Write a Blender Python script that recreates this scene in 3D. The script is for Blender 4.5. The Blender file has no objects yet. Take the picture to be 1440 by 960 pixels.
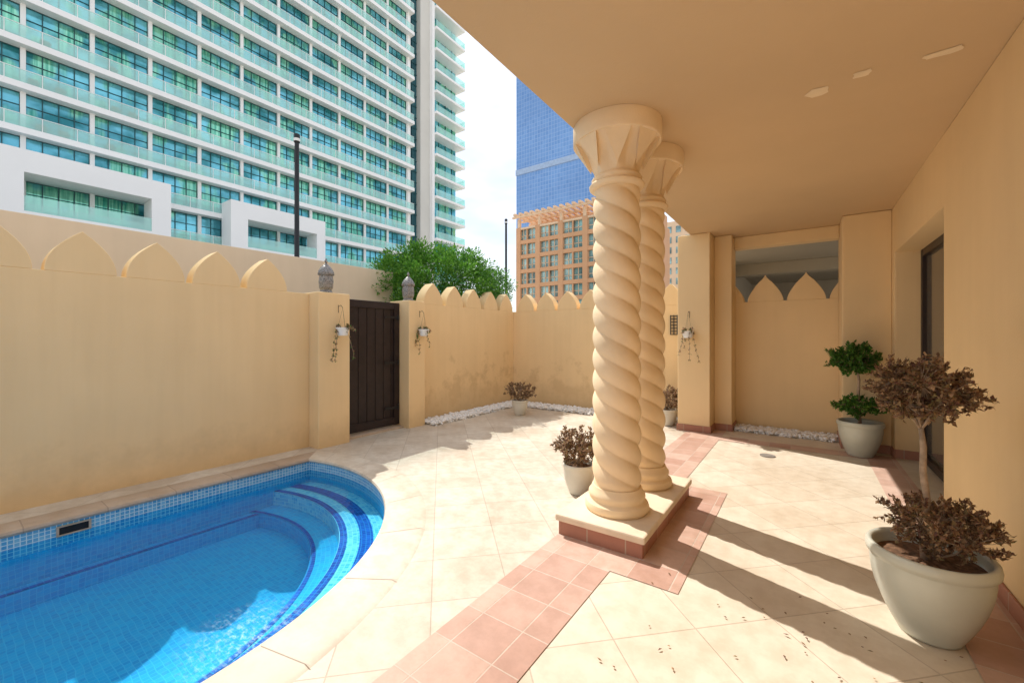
import bpy, math, random
from mathutils import Vector, Matrix, noise
random.seed(7)
D=bpy.data
scene=bpy.context.scene
COL=scene.collection
# ---------------------------------------------------------------- helpers
class MB:
    def __init__(s): s.v=[];s.f=[];s.m=[];s.uv=[]
    def face(s,pts,mi=0,uv=None):
        b=len(s.v); s.v+= [tuple(p) for p in pts]; s.f.append(tuple(range(b,b+len(pts)))); s.m.append(mi)
        s.uv.append(uv if uv else [(0,0)]*len(pts))
    def add(s,vs,fs,mi=0):
        b=len(s.v); s.v+=[tuple(p) for p in vs]
        for f in fs:
            s.f.append(tuple(b+i for i in f)); s.m.append(mi); s.uv.append([(0,0)]*len(f))
    def box(s,x0,x1,y0,y1,z0,z1,mi=0):
        s.add([(x0,y0,z0),(x1,y0,z0),(x1,y1,z0),(x0,y1,z0),(x0,y0,z1),(x1,y0,z1),(x1,y1,z1),(x0,y1,z1)],
              [(0,3,2,1),(4,5,6,7),(0,1,5,4),(1,2,6,5),(2,3,7,6),(3,0,4,7)],mi)
    def tube(s,pts,rad,seg=6,mi=0,cap=True):
        pts=[Vector(p) for p in pts]; vs=[];fs=[]
        for i,p in enumerate(pts):
            d=(pts[min(i+1,len(pts)-1)]-pts[max(i-1,0)])
            if d.length<1e-9: d=Vector((0,0,1))
            d.normalize()
            a=d.orthogonal().normalized() if i==0 else (a-d*a.dot(d)).normalized()
            b=d.cross(a)
            for k in range(seg):
                t=2*math.pi*k/seg
                vs.append(p+(a*math.cos(t)+b*math.sin(t))*rad[i])
        for i in range(len(pts)-1):
            for k in range(seg):
                k2=(k+1)%seg
                fs.append((i*seg+k,i*seg+k2,(i+1)*seg+k2,(i+1)*seg+k))
        if cap:
            fs.append(tuple(reversed(range(seg)))); fs.append(tuple(range((len(pts)-1)*seg,len(pts)*seg)))
        s.add(vs,fs,mi)
    def lathe(s,prof,c=(0,0,0),seg=48,mi=0,rf=None):
        vs=[];fs=[]
        for (r,z) in prof:
            for k in range(seg):
                t=2*math.pi*k/seg
                rr=rf(r,z,t) if rf else r
                vs.append((c[0]+rr*math.cos(t),c[1]+rr*math.sin(t),c[2]+z))
        n=len(prof)
        for i in range(n-1):
            for k in range(seg):
                k2=(k+1)%seg
                fs.append((i*seg+k,i*seg+k2,(i+1)*seg+k2,(i+1)*seg+k))
        fs.append(tuple(reversed(range(seg)))); fs.append(tuple(range((n-1)*seg,n*seg)))
        s.add(vs,fs,mi)
    def obj(s,name,mats,parent=None,smooth=False,uv=False,bevel=0,label=None,category=None,**kw):
        me=D.meshes.new(name); me.from_pydata(s.v,[],s.f)
        for m in (mats if isinstance(mats,(list,tuple)) else [mats]): me.materials.append(m)
        me.polygons.foreach_set("material_index",s.m)
        if smooth: me.polygons.foreach_set("use_smooth",[True]*len(s.f))
        if uv:
            l=me.uv_layers.new(name="UVMap"); flat=[c for u in s.uv for p in u for c in p]
            l.data.foreach_set("uv",flat)
        me.update()
        o=D.objects.new(name,me); COL.objects.link(o)
        if smooth=="auto":
            try: me.set_sharp_from_angle(angle=math.radians(40))
            except Exception: pass
        if bevel:
            b=o.modifiers.new("bevel","BEVEL"); b.width=bevel; b.segments=2; b.limit_method='ANGLE'
        if parent: setpar(o,parent)
        tag(o,label,category,**kw)
        return o
def setpar(o,p):
    o.parent=p; o.matrix_parent_inverse=Matrix.Translation(-Vector(p.location))
def tag(o,label=None,category=None,**kw):
    if label: o["label"]=label
    if category: o["category"]=category
    for k,v in kw.items(): o[k]=v
def empty(name,loc,label,category,**kw):
    e=D.objects.new(name,None); e.location=loc; e.empty_display_size=.2; COL.objects.link(e); tag(e,label,category,**kw); return e
def box(name,x0,x1,y0,y1,z0,z1,mat,parent=None,bevel=.006,**kw):
    b=MB(); b.box(x0,x1,y0,y1,z0,z1); return b.obj(name,mat,parent,bevel=bevel,**kw)

# ---------------------------------------------------------------- materials
def newmat(name):
    m=D.materials.new(name); m.use_nodes=True; nt=m.node_tree; nt.nodes.clear()
    out=nt.nodes.new("ShaderNodeOutputMaterial"); p=nt.nodes.new("ShaderNodeBsdfPrincipled")
    nt.links.new(p.outputs[0],out.inputs[0])
    return m,nt,p,out
def N(nt,t,**kw):
    n=nt.nodes.new(t)
    for k,v in kw.items(): setattr(n,k,v)
    return n
def setin(n,**kw):
    for k,v in kw.items(): n.inputs[k.replace("_"," ")].default_value=v
def pos(nt): return N(nt,"ShaderNodeNewGeometry").outputs["Position"]
def noisen(nt,vec,scale,detail=4,rough=.55):
    n=N(nt,"ShaderNodeTexNoise"); setin(n,Scale=scale,Detail=min(detail,4),Roughness=rough); nt.links.new(vec,n.inputs["Vector"]); return n.outputs["Fac"]
def ramp(nt,fac,stops):
    r=N(nt,"ShaderNodeValToRGB"); e=r.color_ramp.elements
    while len(e)<len(stops): e.new(.5)
    for i,(p,c) in enumerate(stops):
        e[i].position=p; e[i].color=(c[0],c[1],c[2],1) if isinstance(c,(tuple,list)) else (c,c,c,1)
    nt.links.new(fac,r.inputs[0]); return r.outputs[0]
def mix(nt,fac,a,b,mode='MIX'):
    m=N(nt,"ShaderNodeMix",data_type='RGBA',blend_type=mode)
    for sock,v in ((m.inputs[0],fac),(m.inputs[6],a),(m.inputs[7],b)):
        if isinstance(v,(int,float)): sock.default_value=v
        elif isinstance(v,(tuple,list)): sock.default_value=(v[0],v[1],v[2],1)
        else: nt.links.new(v,sock)
    return m.outputs[2]
def math_(nt,op,a,b=None):
    m=N(nt,"ShaderNodeMath",operation=op)
    for i,v in enumerate((a,b)):
        if v is None: continue
        if isinstance(v,(int,float)): m.inputs[i].default_value=v
        else: nt.links.new(v,m.inputs[i])
    return m.outputs[0]
def bump(nt,p,h,strength=.3,dist=.01):
    b=N(nt,"ShaderNodeBump"); setin(b,Strength=strength,Distance=dist); nt.links.new(h,b.inputs["Height"]); nt.links.new(b.outputs[0],p.inputs["Normal"])
def simple(name,col,rough=.6,var=.15,scale=6,metal=0,bs=.1,bscale=60,spec=.4):
    m,nt,p,o=newmat(name); v=pos(nt)
    n=noisen(nt,v,scale)
    dark=tuple(c*(1-var) for c in col); lite=tuple(min(1,c*(1+var)) for c in col)
    c=ramp(nt,n,[(.3,dark),(.7,lite)])
    nt.links.new(c,p.inputs["Base Color"]); setin(p,Roughness=rough,Metallic=metal); p.inputs["Specular IOR Level"].default_value=spec
    if bs: bump(nt,p,noisen(nt,v,bscale,4),bs,.005)
    return m
def plaster(name,col,stain=.25,stainh=.45,patch=0,streak=.1,var=.06):
    m,nt,p,o=newmat(name); v=pos(nt)
    n1=noisen(nt,v,.9,4)
    c=ramp(nt,n1,[(.25,tuple(x*(1-var) for x in col)),(.75,tuple(min(1,x*(1+var)) for x in col))])
    mp=N(nt,"ShaderNodeMapping"); mp.inputs["Scale"].default_value=(5,5,.35); nt.links.new(v,mp.inputs[0])
    st=noisen(nt,mp.outputs[0],1.6,3)
    c=mix(nt,streak,c,ramp(nt,st,[(.35,(.78,.74,.68)),(.6,(1,1,1))]),'MULTIPLY')
    sx=N(nt,"ShaderNodeSeparateXYZ"); nt.links.new(v,sx.inputs[0]); z=sx.outputs[2]
    if stain or patch:
        nz=noisen(nt,v,2.6,5,.68)
        zz=math_(nt,'ADD',z,math_(nt,'MULTIPLY',math_(nt,'SUBTRACT',nz,.5),stainh*2.2))
        fac=ramp(nt,math_(nt,'DIVIDE',zz,stainh),[(.0,1.0),(.9,0.0)])
        fac=math_(nt,'MULTIPLY',fac,stain)
        c=mix(nt,fac,c,(col[0]*.52,col[1]*.5,col[2]*.48))
        if patch:
            q=ramp(nt,math_(nt,'ADD',nz,math_(nt,'MULTIPLY',math_(nt,'ABSOLUTE',math_(nt,'SUBTRACT',z,.38)),-.30)),[(.40,0.0),(.54,1.0)])
            c=mix(nt,math_(nt,'MULTIPLY',q,patch),c,(col[0]*.70,col[1]*.65,col[2]*.60))
    nt.links.new(c,p.inputs["Base Color"]); setin(p,Roughness=.85); p.inputs["Specular IOR Level"].default_value=.2
    h=math_(nt,'ADD',noisen(nt,v,90,4,.6),math_(nt,'MULTIPLY',noisen(nt,v,5,2),2.5))
    bump(nt,p,h,.35,.003)
    return m
WALLC=(.85,.615,.335)
M_wall=plaster("plaster_warm",WALLC,.32,streak=.14)
M_wallst=plaster("plaster_stained",WALLC,.4,.5,.5,streak=.14)
M_wall2=plaster("plaster_pale",(.86,.70,.51),.05)
M_porch=plaster("plaster_porch",(.83,.615,.345),.14,.25,streak=.07)
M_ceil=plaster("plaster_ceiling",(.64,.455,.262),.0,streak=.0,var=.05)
M_patch=simple("filler_patch",(.80,.64,.42),.8,.1)
M_col=simple("cast_stone_cream",(.86,.665,.43),.75,.08,2.5,bs=.25,bscale=70,spec=.25)
M_plinth=simple("plinth_cream",(.77,.63,.46),.7,.12,5)
def tiles(name,c1,c2,mortar,size,rot=0,rough=.6,m=.006,off=0,w=None,dirt=.3,bumps=.4):
    mm,nt,p,o=newmat(name); v=pos(nt)
    mp=N(nt,"ShaderNodeMapping"); mp.inputs["Rotation"].default_value=(0,0,rot); mp.inputs["Location"].default_value=(.13,.05,0); nt.links.new(v,mp.inputs[0])
    b=N(nt,"ShaderNodeTexBrick"); b.offset=off; b.squash=1
    setin(b,Color1=(*c1,1),Color2=(*c2,1),Mortar=(*mortar,1),Scale=1); b.inputs["Mortar Size"].default_value=m
    b.inputs["Mortar Smooth"].default_value=.5; b.inputs["Bias"].default_value=0
    b.inputs["Brick Width"].default_value=w or size; b.inputs["Row Height"].default_value=size
    nt.links.new(mp.outputs[0],b.inputs["Vector"])
    n=noisen(nt,v,1.1,4,.6); n2=noisen(nt,v,9,4,.72)
    c=mix(nt,dirt,b.outputs[0],ramp(nt,n,[(.36,(.72,.63,.54)),(.60,(1,1,1))]),'MULTIPLY')
    c=mix(nt,dirt*.85,c,ramp(nt,n2,[(.38,(.72,.65,.57)),(.60,(1,1,1))]),'MULTIPLY')
    nt.links.new(c,p.inputs["Base Color"]); 
    nt.links.new(ramp(nt,n2,[(.3,rough-.15),(.7,rough+.12)]),p.inputs["Roughness"])
    h=math_(nt,'SUBTRACT',math_(nt,'MULTIPLY',noisen(nt,v,22,4,.6),.6),math_(nt,'MULTIPLY',b.outputs["Fac"],1.0))
    bump(nt,p,h,bumps,.004)
    return mm
M_deck=tiles("cream_paving",(.735,.65,.515),(.68,.585,.45),(.54,.45,.345),.42,math.radians(45),m=.004,dirt=.38)
M_pool_deck=tiles("pale_stone_paving",(.705,.635,.525),(.645,.565,.455),(.50,.425,.34),.42,math.radians(45),m=.0035,dirt=.58)
M_pink=tiles("terracotta_pink_paving",(.69,.49,.39),(.52,.31,.235),(.62,.50,.41),.24,0,m=.0045,dirt=.5)
M_terra=tiles("terracotta_skirting",(.50,.25,.17),(.40,.175,.115),(.48,.35,.26),.27,0)
def uvbrick(name,c1,c2,mort,w,h,m=.003,rough=.3,wob=0):
    mm,nt,p,o=newmat(name)
    uvn=N(nt,"ShaderNodeUVMap"); uvn.uv_map="UVMap"; vec=uvn.outputs[0]
    nn=N(nt,"ShaderNodeTexNoise"); setin(nn,Scale=4.5,Detail=2); nt.links.new(pos(nt),nn.inputs["Vector"])
    if wob:
        sub=N(nt,"ShaderNodeVectorMath",operation='SUBTRACT'); nt.links.new(nn.outputs["Color"],sub.inputs[0]); sub.inputs[1].default_value=(.5,.5,.5)
        sc=N(nt,"ShaderNodeVectorMath",operation='SCALE'); nt.links.new(sub.outputs[0],sc.inputs[0]); sc.inputs["Scale"].default_value=wob
        ad=N(nt,"ShaderNodeVectorMath",operation='ADD'); nt.links.new(vec,ad.inputs[0]); nt.links.new(sc.outputs[0],ad.inputs[1]); vec=ad.outputs[0]
    b=N(nt,"ShaderNodeTexBrick"); b.offset=0; b.squash=1
    setin(b,Color1=(*c1,1),Color2=(*c2,1),Mortar=(*mort,1),Scale=1); b.inputs["Mortar Size"].default_value=m
    b.inputs["Mortar Smooth"].default_value=.2
    b.inputs["Brick Width"].default_value=w; b.inputs["Row Height"].default_value=h
    nt.links.new(vec,b.inputs["Vector"]); c=b.outputs[0]
    nt.links.new(c,p.inputs["Base Color"]); setin(p,Roughness=rough)
    return mm
M_mosaic=uvbrick("pool_mosaic_blue",(.018,.50,.76),(.008,.37,.68),(.08,.56,.78),.035,.035,.0025,wob=.04)
M_mosaic_line=uvbrick("pool_mosaic_waterline",(.22,.52,.70),(.05,.32,.60),(.64,.77,.80),.03,.03,.003)
M_mosaic_light=uvbrick("pool_mosaic_pale",(.50,.80,.86),(.12,.54,.78),(.6,.82,.88),.035,.035,.003,wob=.015)
M_mosaic_dark=uvbrick("pool_mosaic_navy",(.004,.03,.28),(.02,.12,.52),(.06,.25,.55),.035,.035,.003,wob=.015)
M_coping=tiles("coping_stone",(.71,.63,.51),(.69,.61,.49),(.69,.61,.5),3.0,.3,m=.0,dirt=.55)
M_sidecop=tiles("coping_brown_stone",(.56,.445,.335),(.50,.385,.285),(.40,.31,.24),.45,0,m=.005,off=0,dirt=.5)
def water():
    m=D.materials.new("pool_water"); m.use_nodes=True; nt=m.node_tree; nt.nodes.clear()
    out=N(nt,"ShaderNodeOutputMaterial"); v=pos(nt)
    tr=N(nt,"ShaderNodeBsdfTransparent"); tr.inputs[0].default_value=(.50,.89,1.0,1)
    gl=N(nt,"ShaderNodeBsdfGlossy"); gl.inputs["Roughness"].default_value=.03
    fr=N(nt,"ShaderNodeFresnel"); fr.inputs["IOR"].default_value=1.33
    b=N(nt,"ShaderNodeBump"); setin(b,Strength=.6,Distance=.02)
    h=math_(nt,'ADD',noisen(nt,v,4.5,3),math_(nt,'MULTIPLY',noisen(nt,v,16,3),.3)); nt.links.new(h,b.inputs["Height"])
    nt.links.new(b.outputs[0],gl.inputs["Normal"]); nt.links.new(b.outputs[0],fr.inputs["Normal"])
    mx=N(nt,"ShaderNodeMixShader"); nt.links.new(math_(nt,'MULTIPLY',fr.outputs[0],.7),mx.inputs[0]); nt.links.new(tr.outputs[0],mx.inputs[1]); nt.links.new(gl.outputs[0],mx.inputs[2])
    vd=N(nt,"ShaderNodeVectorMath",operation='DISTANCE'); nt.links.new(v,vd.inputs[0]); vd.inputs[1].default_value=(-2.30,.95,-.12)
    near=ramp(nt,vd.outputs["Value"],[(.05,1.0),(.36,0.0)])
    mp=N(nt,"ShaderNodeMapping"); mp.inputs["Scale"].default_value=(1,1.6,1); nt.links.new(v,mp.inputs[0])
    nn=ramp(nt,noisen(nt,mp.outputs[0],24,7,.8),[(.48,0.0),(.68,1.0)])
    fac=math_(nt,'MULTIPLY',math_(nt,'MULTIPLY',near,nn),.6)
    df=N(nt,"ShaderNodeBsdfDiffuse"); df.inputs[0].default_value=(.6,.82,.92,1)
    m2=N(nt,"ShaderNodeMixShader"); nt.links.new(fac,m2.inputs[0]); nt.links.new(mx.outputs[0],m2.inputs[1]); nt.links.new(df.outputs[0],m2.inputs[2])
    nt.links.new(m2.outputs[0],out.inputs[0]); return m
M_water=water()
M_gate=simple("dark_stained_wood",(.022,.013,.013),.42,.3,9,bs=.3,bscale=40)
M_frame=simple("dark_bronze_frame",(.035,.022,.017),.4,.15,5)
M_black=simple("black_metal",(.015,.015,.017),.4,.1,5)
M_drain=simple("dull_steel",(.25,.22,.19),.5,.2,30)
M_dark=simple("dark_void",(.01,.012,.015),.8,.1,5)
M_white=simple("white_painted_render",(.94,.94,.925),.6,.02,.3,bs=0)
M_pot=simple("glazed_pot_celadon",(.55,.545,.45),.25,.08,4,bs=.03,spec=.5)
M_potw=simple("pot_cream",(.66,.62,.52),.45,.08,4)
M_whitep=simple("white_plastic",(.85,.85,.83),.35,.03,4)
M_soil=simple("soil_mulch",(.16,.085,.045),.95,.5,50,bs=1,bscale=60)
M_bark=simple("grey_brown_bark",(.36,.26,.18),.9,.3,30,bs=.6,bscale=60)
def island(name,cols,rough=.7,trans=0):
    m,nt,p,o=newmat(name); g=N(nt,"ShaderNodeNewGeometry")
    n=len(cols)
    c=ramp(nt,g.outputs["Random Per Island"],[(i/(n-1),cols[i]) for i in range(n)])
    nt.links.new(c,p.inputs["Base Color"]); setin(p,Roughness=rough)
    p.inputs["Specular IOR Level"].default_value=.3
    if trans:
        t=N(nt,"ShaderNodeBsdfTranslucent"); nt.links.new(c,t.inputs[0])
        mx=N(nt,"ShaderNodeMixShader"); mx.inputs[0].default_value=trans
        nt.links.new(p.outputs[0],mx.inputs[1]); nt.links.new(t.outputs[0],mx.inputs[2]); nt.links.new(mx.outputs[0],o.inputs[0])
    return m
M_pebble=island("white_pebbles",[(.74,.71,.66),(.90,.89,.86),(.84,.81,.77)],.6)
M_dry=island("dried_leaves",[(.13,.065,.045),(.26,.15,.075),(.46,.30,.17),(.17,.08,.06),(.24,.19,.08),(.34,.20,.12)],.75,.25)
M_green=island("green_leaves",[(.03,.10,.015),(.09,.22,.03),(.05,.15,.02),(.16,.30,.05)],.45,.25)
M_hedge=island("tree_leaves",[(.045,.16,.015),(.16,.38,.045),(.09,.26,.025),(.26,.48,.08)],.5,.35)
def metal_pattern():
    m,nt,p,o=newmat("pierced_silver"); v=pos(nt)
    w=N(nt,"ShaderNodeTexVoronoi"); w.inputs["Scale"].default_value=70; nt.links.new(v,w.inputs["Vector"])
    c=ramp(nt,w.outputs["Distance"],[(.25,(.07,.065,.06)),(.5,(.30,.28,.26))])
    nt.links.new(c,p.inputs["Base Color"]); setin(p,Roughness=.45,Metallic=.3); bump(nt,p,w.outputs["Distance"],.4,.01); return m
M_silver=metal_pattern()
def hotel_glass():
    m,nt,p,o=newmat("hotel_window_glass"); v=pos(nt)
    mp=N(nt,"ShaderNodeMapping"); mp.inputs["Scale"].default_value=(1,1,.05); nt.links.new(v,mp.inputs[0])
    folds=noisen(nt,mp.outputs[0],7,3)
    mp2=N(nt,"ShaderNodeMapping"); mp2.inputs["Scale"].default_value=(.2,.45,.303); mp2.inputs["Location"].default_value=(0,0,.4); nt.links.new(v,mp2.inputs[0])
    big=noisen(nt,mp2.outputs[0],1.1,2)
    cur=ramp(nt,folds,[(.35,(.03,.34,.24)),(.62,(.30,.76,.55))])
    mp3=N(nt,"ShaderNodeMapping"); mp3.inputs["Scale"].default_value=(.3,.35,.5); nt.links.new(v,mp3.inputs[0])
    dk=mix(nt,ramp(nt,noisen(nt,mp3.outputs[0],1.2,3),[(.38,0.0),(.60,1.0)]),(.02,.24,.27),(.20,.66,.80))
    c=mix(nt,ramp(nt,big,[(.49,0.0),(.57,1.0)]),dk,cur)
    nt.links.new(c,p.inputs["Base Color"]); setin(p,Roughness=.08,Metallic=.5); p.inputs["Specular IOR Level"].default_value=.9
    return m
M_hglass=hotel_glass()
def clear_glass(name,col,alpha,tint,rough=.05):
    m,nt,p,o=newmat(name); setin(p,Roughness=rough); p.inputs["Base Color"].default_value=(*col,1)
    t=N(nt,"ShaderNodeBsdfTransparent"); t.inputs[0].default_value=(*tint,1)
    mx=N(nt,"ShaderNodeMixShader"); mx.inputs[0].default_value=alpha
    nt.links.new(t.outputs[0],mx.inputs[1]); nt.links.new(p.outputs[0],mx.inputs[2]); nt.links.new(mx.outputs[0],o.inputs[0]); return m
M_balu=clear_glass("aqua_balustrade_glass",(.70,.98,.94),.34,(.84,1,.97))
M_mull=simple("dark_mullion",(.02,.09,.10),.4,.1,2,bs=0)
M_door_glass=simple("door_glass_dark",(.14,.12,.095),.08,.2,1,bs=0,spec=.8)
M_bglass=simple("green_reflective_glass",(.24,.38,.38),.12,.8,.35,bs=0,spec=.9,metal=.4)
M_orange=simple("terracotta_render",(.62,.35,.19),.8,.06,.3,bs=0)
M_orange2=simple("cream_frame",(.76,.56,.38),.8,.06,.3,bs=0)
M_wicker=simple("wicker_brown",(.35,.22,.13),.8,.2,20,bs=0)
def tower_mat():
    m,nt,p,o=newmat("blue_tower_glass"); v=pos(nt)
    sx=N(nt,"ShaderNodeSeparateXYZ"); nt.links.new(v,sx.inputs[0])
    cb=N(nt,"ShaderNodeCombineXYZ"); nt.links.new(math_(nt,'ADD',sx.outputs[0],sx.outputs[1]),cb.inputs[0]); nt.links.new(sx.outputs[2],cb.inputs[1])
    b=N(nt,"ShaderNodeTexBrick"); b.offset=0; b.squash=1
    setin(b,Color1=(.14,.30,.60,1),Color2=(.18,.35,.66,1),Mortar=(.28,.44,.70,1),Scale=1)
    b.inputs["Mortar Size"].default_value=.11; b.inputs["Brick Width"].default_value=1.5; b.inputs["Row Height"].default_value=1.9
    nt.links.new(cb.outputs[0],b.inputs["Vector"]); 
    c=mix(nt,.4,b.outputs[0],ramp(nt,noisen(nt,v,.05,4),[(.35,(.65,.68,.74)),(.65,(1,1,1))]),'MULTIPLY')
    nt.links.new(c,p.inputs["Base Color"]); setin(p,Roughness=.25,Metallic=.2); return m
M_tower=tower_mat()
M_ground=simple("street_ground",(.46,.41,.35),.9,.15,.5)
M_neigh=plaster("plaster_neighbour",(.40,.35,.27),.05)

# ---------------------------------------------------------------- ground
g=MB(); X0,X1,Y0,Y1=-5.45,1.35,-4.2,7.7; L=1500; zg=-.06
g.face([(-L,-L,zg),(X0,-L,zg),(X0,L,zg),(-L,L,zg)]); g.face([(X1,-L,zg),(L,-L,zg),(L,L,zg),(X1,L,zg)])
g.face([(X0,-L,zg),(X1,-L,zg),(X1,Y0,zg),(X0,Y0,zg)]); g.face([(X0,Y1,zg),(X1,Y1,zg),(X1,L,zg),(X0,L,zg)])
g.obj("ground",M_ground,kind="structure")

# ---------------------------------------------------------------- pool
CX,CY=-4.1,.5; NA=64
def outline(R,xl,y0):
    a1=math.acos(max(-1,min(1,(xl-CX)/R))); pts=[]
    for i in range(NA+1):
        a=a1*(1-i/NA); pts.append((CX+R*math.cos(a),CY+R*math.sin(a)))
    for i in range(1,21): pts.append((CX+R,CY+(y0-CY)*i/20))
    for i in range(1,11): pts.append((CX+R+(xl-CX-R)*i/10,y0))
    for i in range(1,20): pts.append((xl,y0+(pts[0][1]-y0)*i/20))
    return pts
P0=outline(2.13,-4.68,-3.0); PC=outline(2.43,-4.93,-3.3)
def cum(P):
    c=[0]
    for i in range(len(P)):
        a=P[i];b=P[(i+1)%len(P)]; c.append(c[-1]+math.hypot(b[0]-a[0],b[1]-a[1]))
    return c
pool=empty("swimming_pool",(-3.3,0,0),"blue mosaic swimming pool with rounded stepped end set in paving","swimming pool")
c0=cum(P0); n=len(P0); ZF=-.54
for nm,za,zb,mt in (("waterline_tiling",-.03,-.20,M_mosaic_line),("basin_wall",-.20,ZF-.02,M_mosaic)):
    b=MB()
    for i in range(n):
        a=P0[i];d=P0[(i+1)%n]
        b.face([(a[0],a[1],zb),(d[0],d[1],zb),(d[0],d[1],za),(a[0],a[1],za)],0,[(c0[i],zb),(c0[i+1],zb),(c0[i+1],za),(c0[i],za)])
    b.obj(nm,mt,pool,uv=True)
b=MB(); b.face([(p[0],p[1],ZF) for p in P0][::-1],0,[(p[0],p[1]) for p in P0][::-1]); b.obj("basin_floor",M_mosaic,pool,uv=True)
def sector(name,Ri,Ro,zt,zb,mat,thin=False,xl=-4.68,amin=-.0,mats=None):
    b=MB(); K=56
    ai=math.acos((xl-CX)/Ri); ao=math.acos((xl-CX)/Ro)
    def pt(R,am,i):
        a=amin+(am-amin)*i/K; return (CX+R*math.cos(a),CY+R*math.sin(a),a)
    for i in range(K):
        p,q=pt(Ri,ai,i),pt(Ri,ai,i+1); r,s=pt(Ro,ao,i),pt(Ro,ao,i+1)
        b.face([(p[0],p[1],zt),(r[0],r[1],zt),(s[0],s[1],zt),(q[0],q[1],zt)],0,[(p[2]*Ro,Ri),(r[2]*Ro,Ro),(s[2]*Ro,Ro),(q[2]*Ro,Ri)])
        if not thin:
            b.face([(q[0],q[1],zb),(p[0],p[1],zb),(p[0],p[1],zt),(q[0],q[1],zt)],0,[(q[2]*Ro,zb),(p[2]*Ro,zb),(p[2]*Ro,zt),(q[2]*Ro,zt)])
    if not thin:
        p,r=pt(Ri,ai,0),pt(Ro,ao,0)
        b.face([(p[0],p[1],zb),(r[0],r[1],zb),(r[0],r[1],zt),(p[0],p[1],zt)],0,[(0,zb),(Ro-Ri,zb),(Ro-Ri,zt),(0,zt)])
    return b.obj(name,mat,pool,uv=True)
AM=-.35
sector("step",1.75,2.13,-.26,ZF,M_mosaic_light,amin=AM)
sector("step",1.53,1.75,-.40,ZF,M_mosaic,amin=AM)
sector("step_edge_stripe",1.91,2.015,-.256,0,M_mosaic_dark,True,amin=AM)
sector("step_edge_stripe",1.755,1.81,-.256,0,M_mosaic_dark,True,amin=AM)
sector("step_edge_stripe",1.535,1.57,-.396,0,M_mosaic_dark,True,amin=AM)
b=MB()
def uvbox(b,x0,x1,y0,y1,z0,z1):
    b.face([(x0,y0,z1),(x1,y0,z1),(x1,y1,z1),(x0,y1,z1)],0,[(x0,y0),(x1,y0),(x1,y1),(x0,y1)])
    b.face([(x1,y0,z0),(x1,y1,z0),(x1,y1,z1),(x1,y0,z1)],0,[(y0,z0),(y1,z0),(y1,z1),(y0,z1)])
uvbox(b,-4.68,-4.56,-3,1.98,ZF,-.41); b.obj("ledge",M_mosaic,pool,uv=True)
b=MB(); x0,x1,y0,y1,z=-4.605,-4.565,-3,1.97,-.406
b.face([(x0,y0,z),(x1,y0,z),(x1,y1,z),(x0,y1,z)],0,[(x0,y0),(x1,y0),(x1,y1),(x0,y1)]); b.obj("step_edge_stripe",M_mosaic_dark,pool,uv=True)
b=MB(); b.box(-4.70,-4.674,.58,.74,-.115,-.06); b.obj("skimmer_opening",M_dark,pool)
b=MB(); b.box(-4.69,-4.668,.565,.755,-.128,-.116); b.box(-4.69,-4.668,.565,.755,-.059,-.05); b.box(-4.69,-4.668,.565,.579,-.115,-.060); b.box(-4.69,-4.668,.741,.755,-.115,-.060)
b.obj("skimmer_frame",M_sidecop,pool)
def lerp2(a,c,t): return (a[0]+(c[0]-a[0])*t,a[1]+(c[1]-a[1])*t)
prof=[(0,-.035),(-.06,-.03),(-.09,-.012),(-.06,.006),(0.02,.010),(.9,.010),(1,.0)]
b=MB(); rings=[]
for t,z in prof: rings.append([(*lerp2(P0[i],PC[i],t),z) for i in range(n)])
vs=[p for r in rings for p in r]
fs=[];ms=[]
for k in range(len(rings)-1):
    for i in range(n):
        j=(i+1)%n; fs.append((k*n+i,k*n+j,(k+1)*n+j,(k+1)*n+i)); ms.append(1 if i>=NA+30 else 0)
b.add(vs,fs); b.m=ms
b.obj("coping",[M_coping,M_sidecop],pool,smooth="auto")
MJ=simple("mortar_joint",(.50,.42,.34),.9,.1)
for i in range(0,n):
    if i%9==4 and i<NA:
        b=MB()
        a,c=P0[i],PC[i]; dx,dy=c[0]-a[0],c[1]-a[1]; l=math.hypot(dx,dy); px,py=-dy/l*.0022,dx/l*.0022
        b.face([(a[0]+px,a[1]+py,.0115),(a[0]-px,a[1]-py,.0115),(c[0]-px,c[1]-py,.0115),(c[0]+px,c[1]+py,.0115)][::-1])
        b.obj("coping_joint",MJ,pool)
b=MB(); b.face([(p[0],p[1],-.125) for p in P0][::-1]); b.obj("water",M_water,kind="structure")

# deck with hole
import bmesh
bm=bmesh.new()
def loop(P,z=0):
    vs=[bm.verts.new((p[0],p[1],z)) for p in P]; return [bm.edges.new((vs[i],vs[(i+1)%len(vs)])) for i in range(len(vs))]
es=loop([(X0,Y0),(-1.4,Y0),(-1.4,Y1),(X0,Y1)])+loop(PC)
bmesh.ops.triangle_fill(bm,edges=es,use_beauty=True,normal=(0,0,1))
me=D.meshes.new("pool_terrace"); bm.to_mesh(me); bm.free(); me.materials.append(M_pool_deck)
o=D.objects.new("pool_terrace_paving",me); COL.objects.link(o); o["kind"]="structure"
b=MB(); b.face([(-1.4,Y0,0),(X1,Y0,0),(X1,Y1,0),(-1.4,Y1,0)]); b.obj("porch_paving",M_deck,kind="structure")
b=MB()
def sheet(x0,x1,y0,y1,z=.004): b.face([(x0,y0,z),(x1,y0,z),(x1,y1,z),(x0,y1,z)])
sheet(-1.43,-.95,Y0,7.1); sheet(-.95,-.56,2.36,4.15); sheet(-.95,.6,6.25,6.52); sheet(.6,.87,Y0,6.52)
b.obj("terracotta_paving_band",M_pink,kind="structure")

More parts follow.
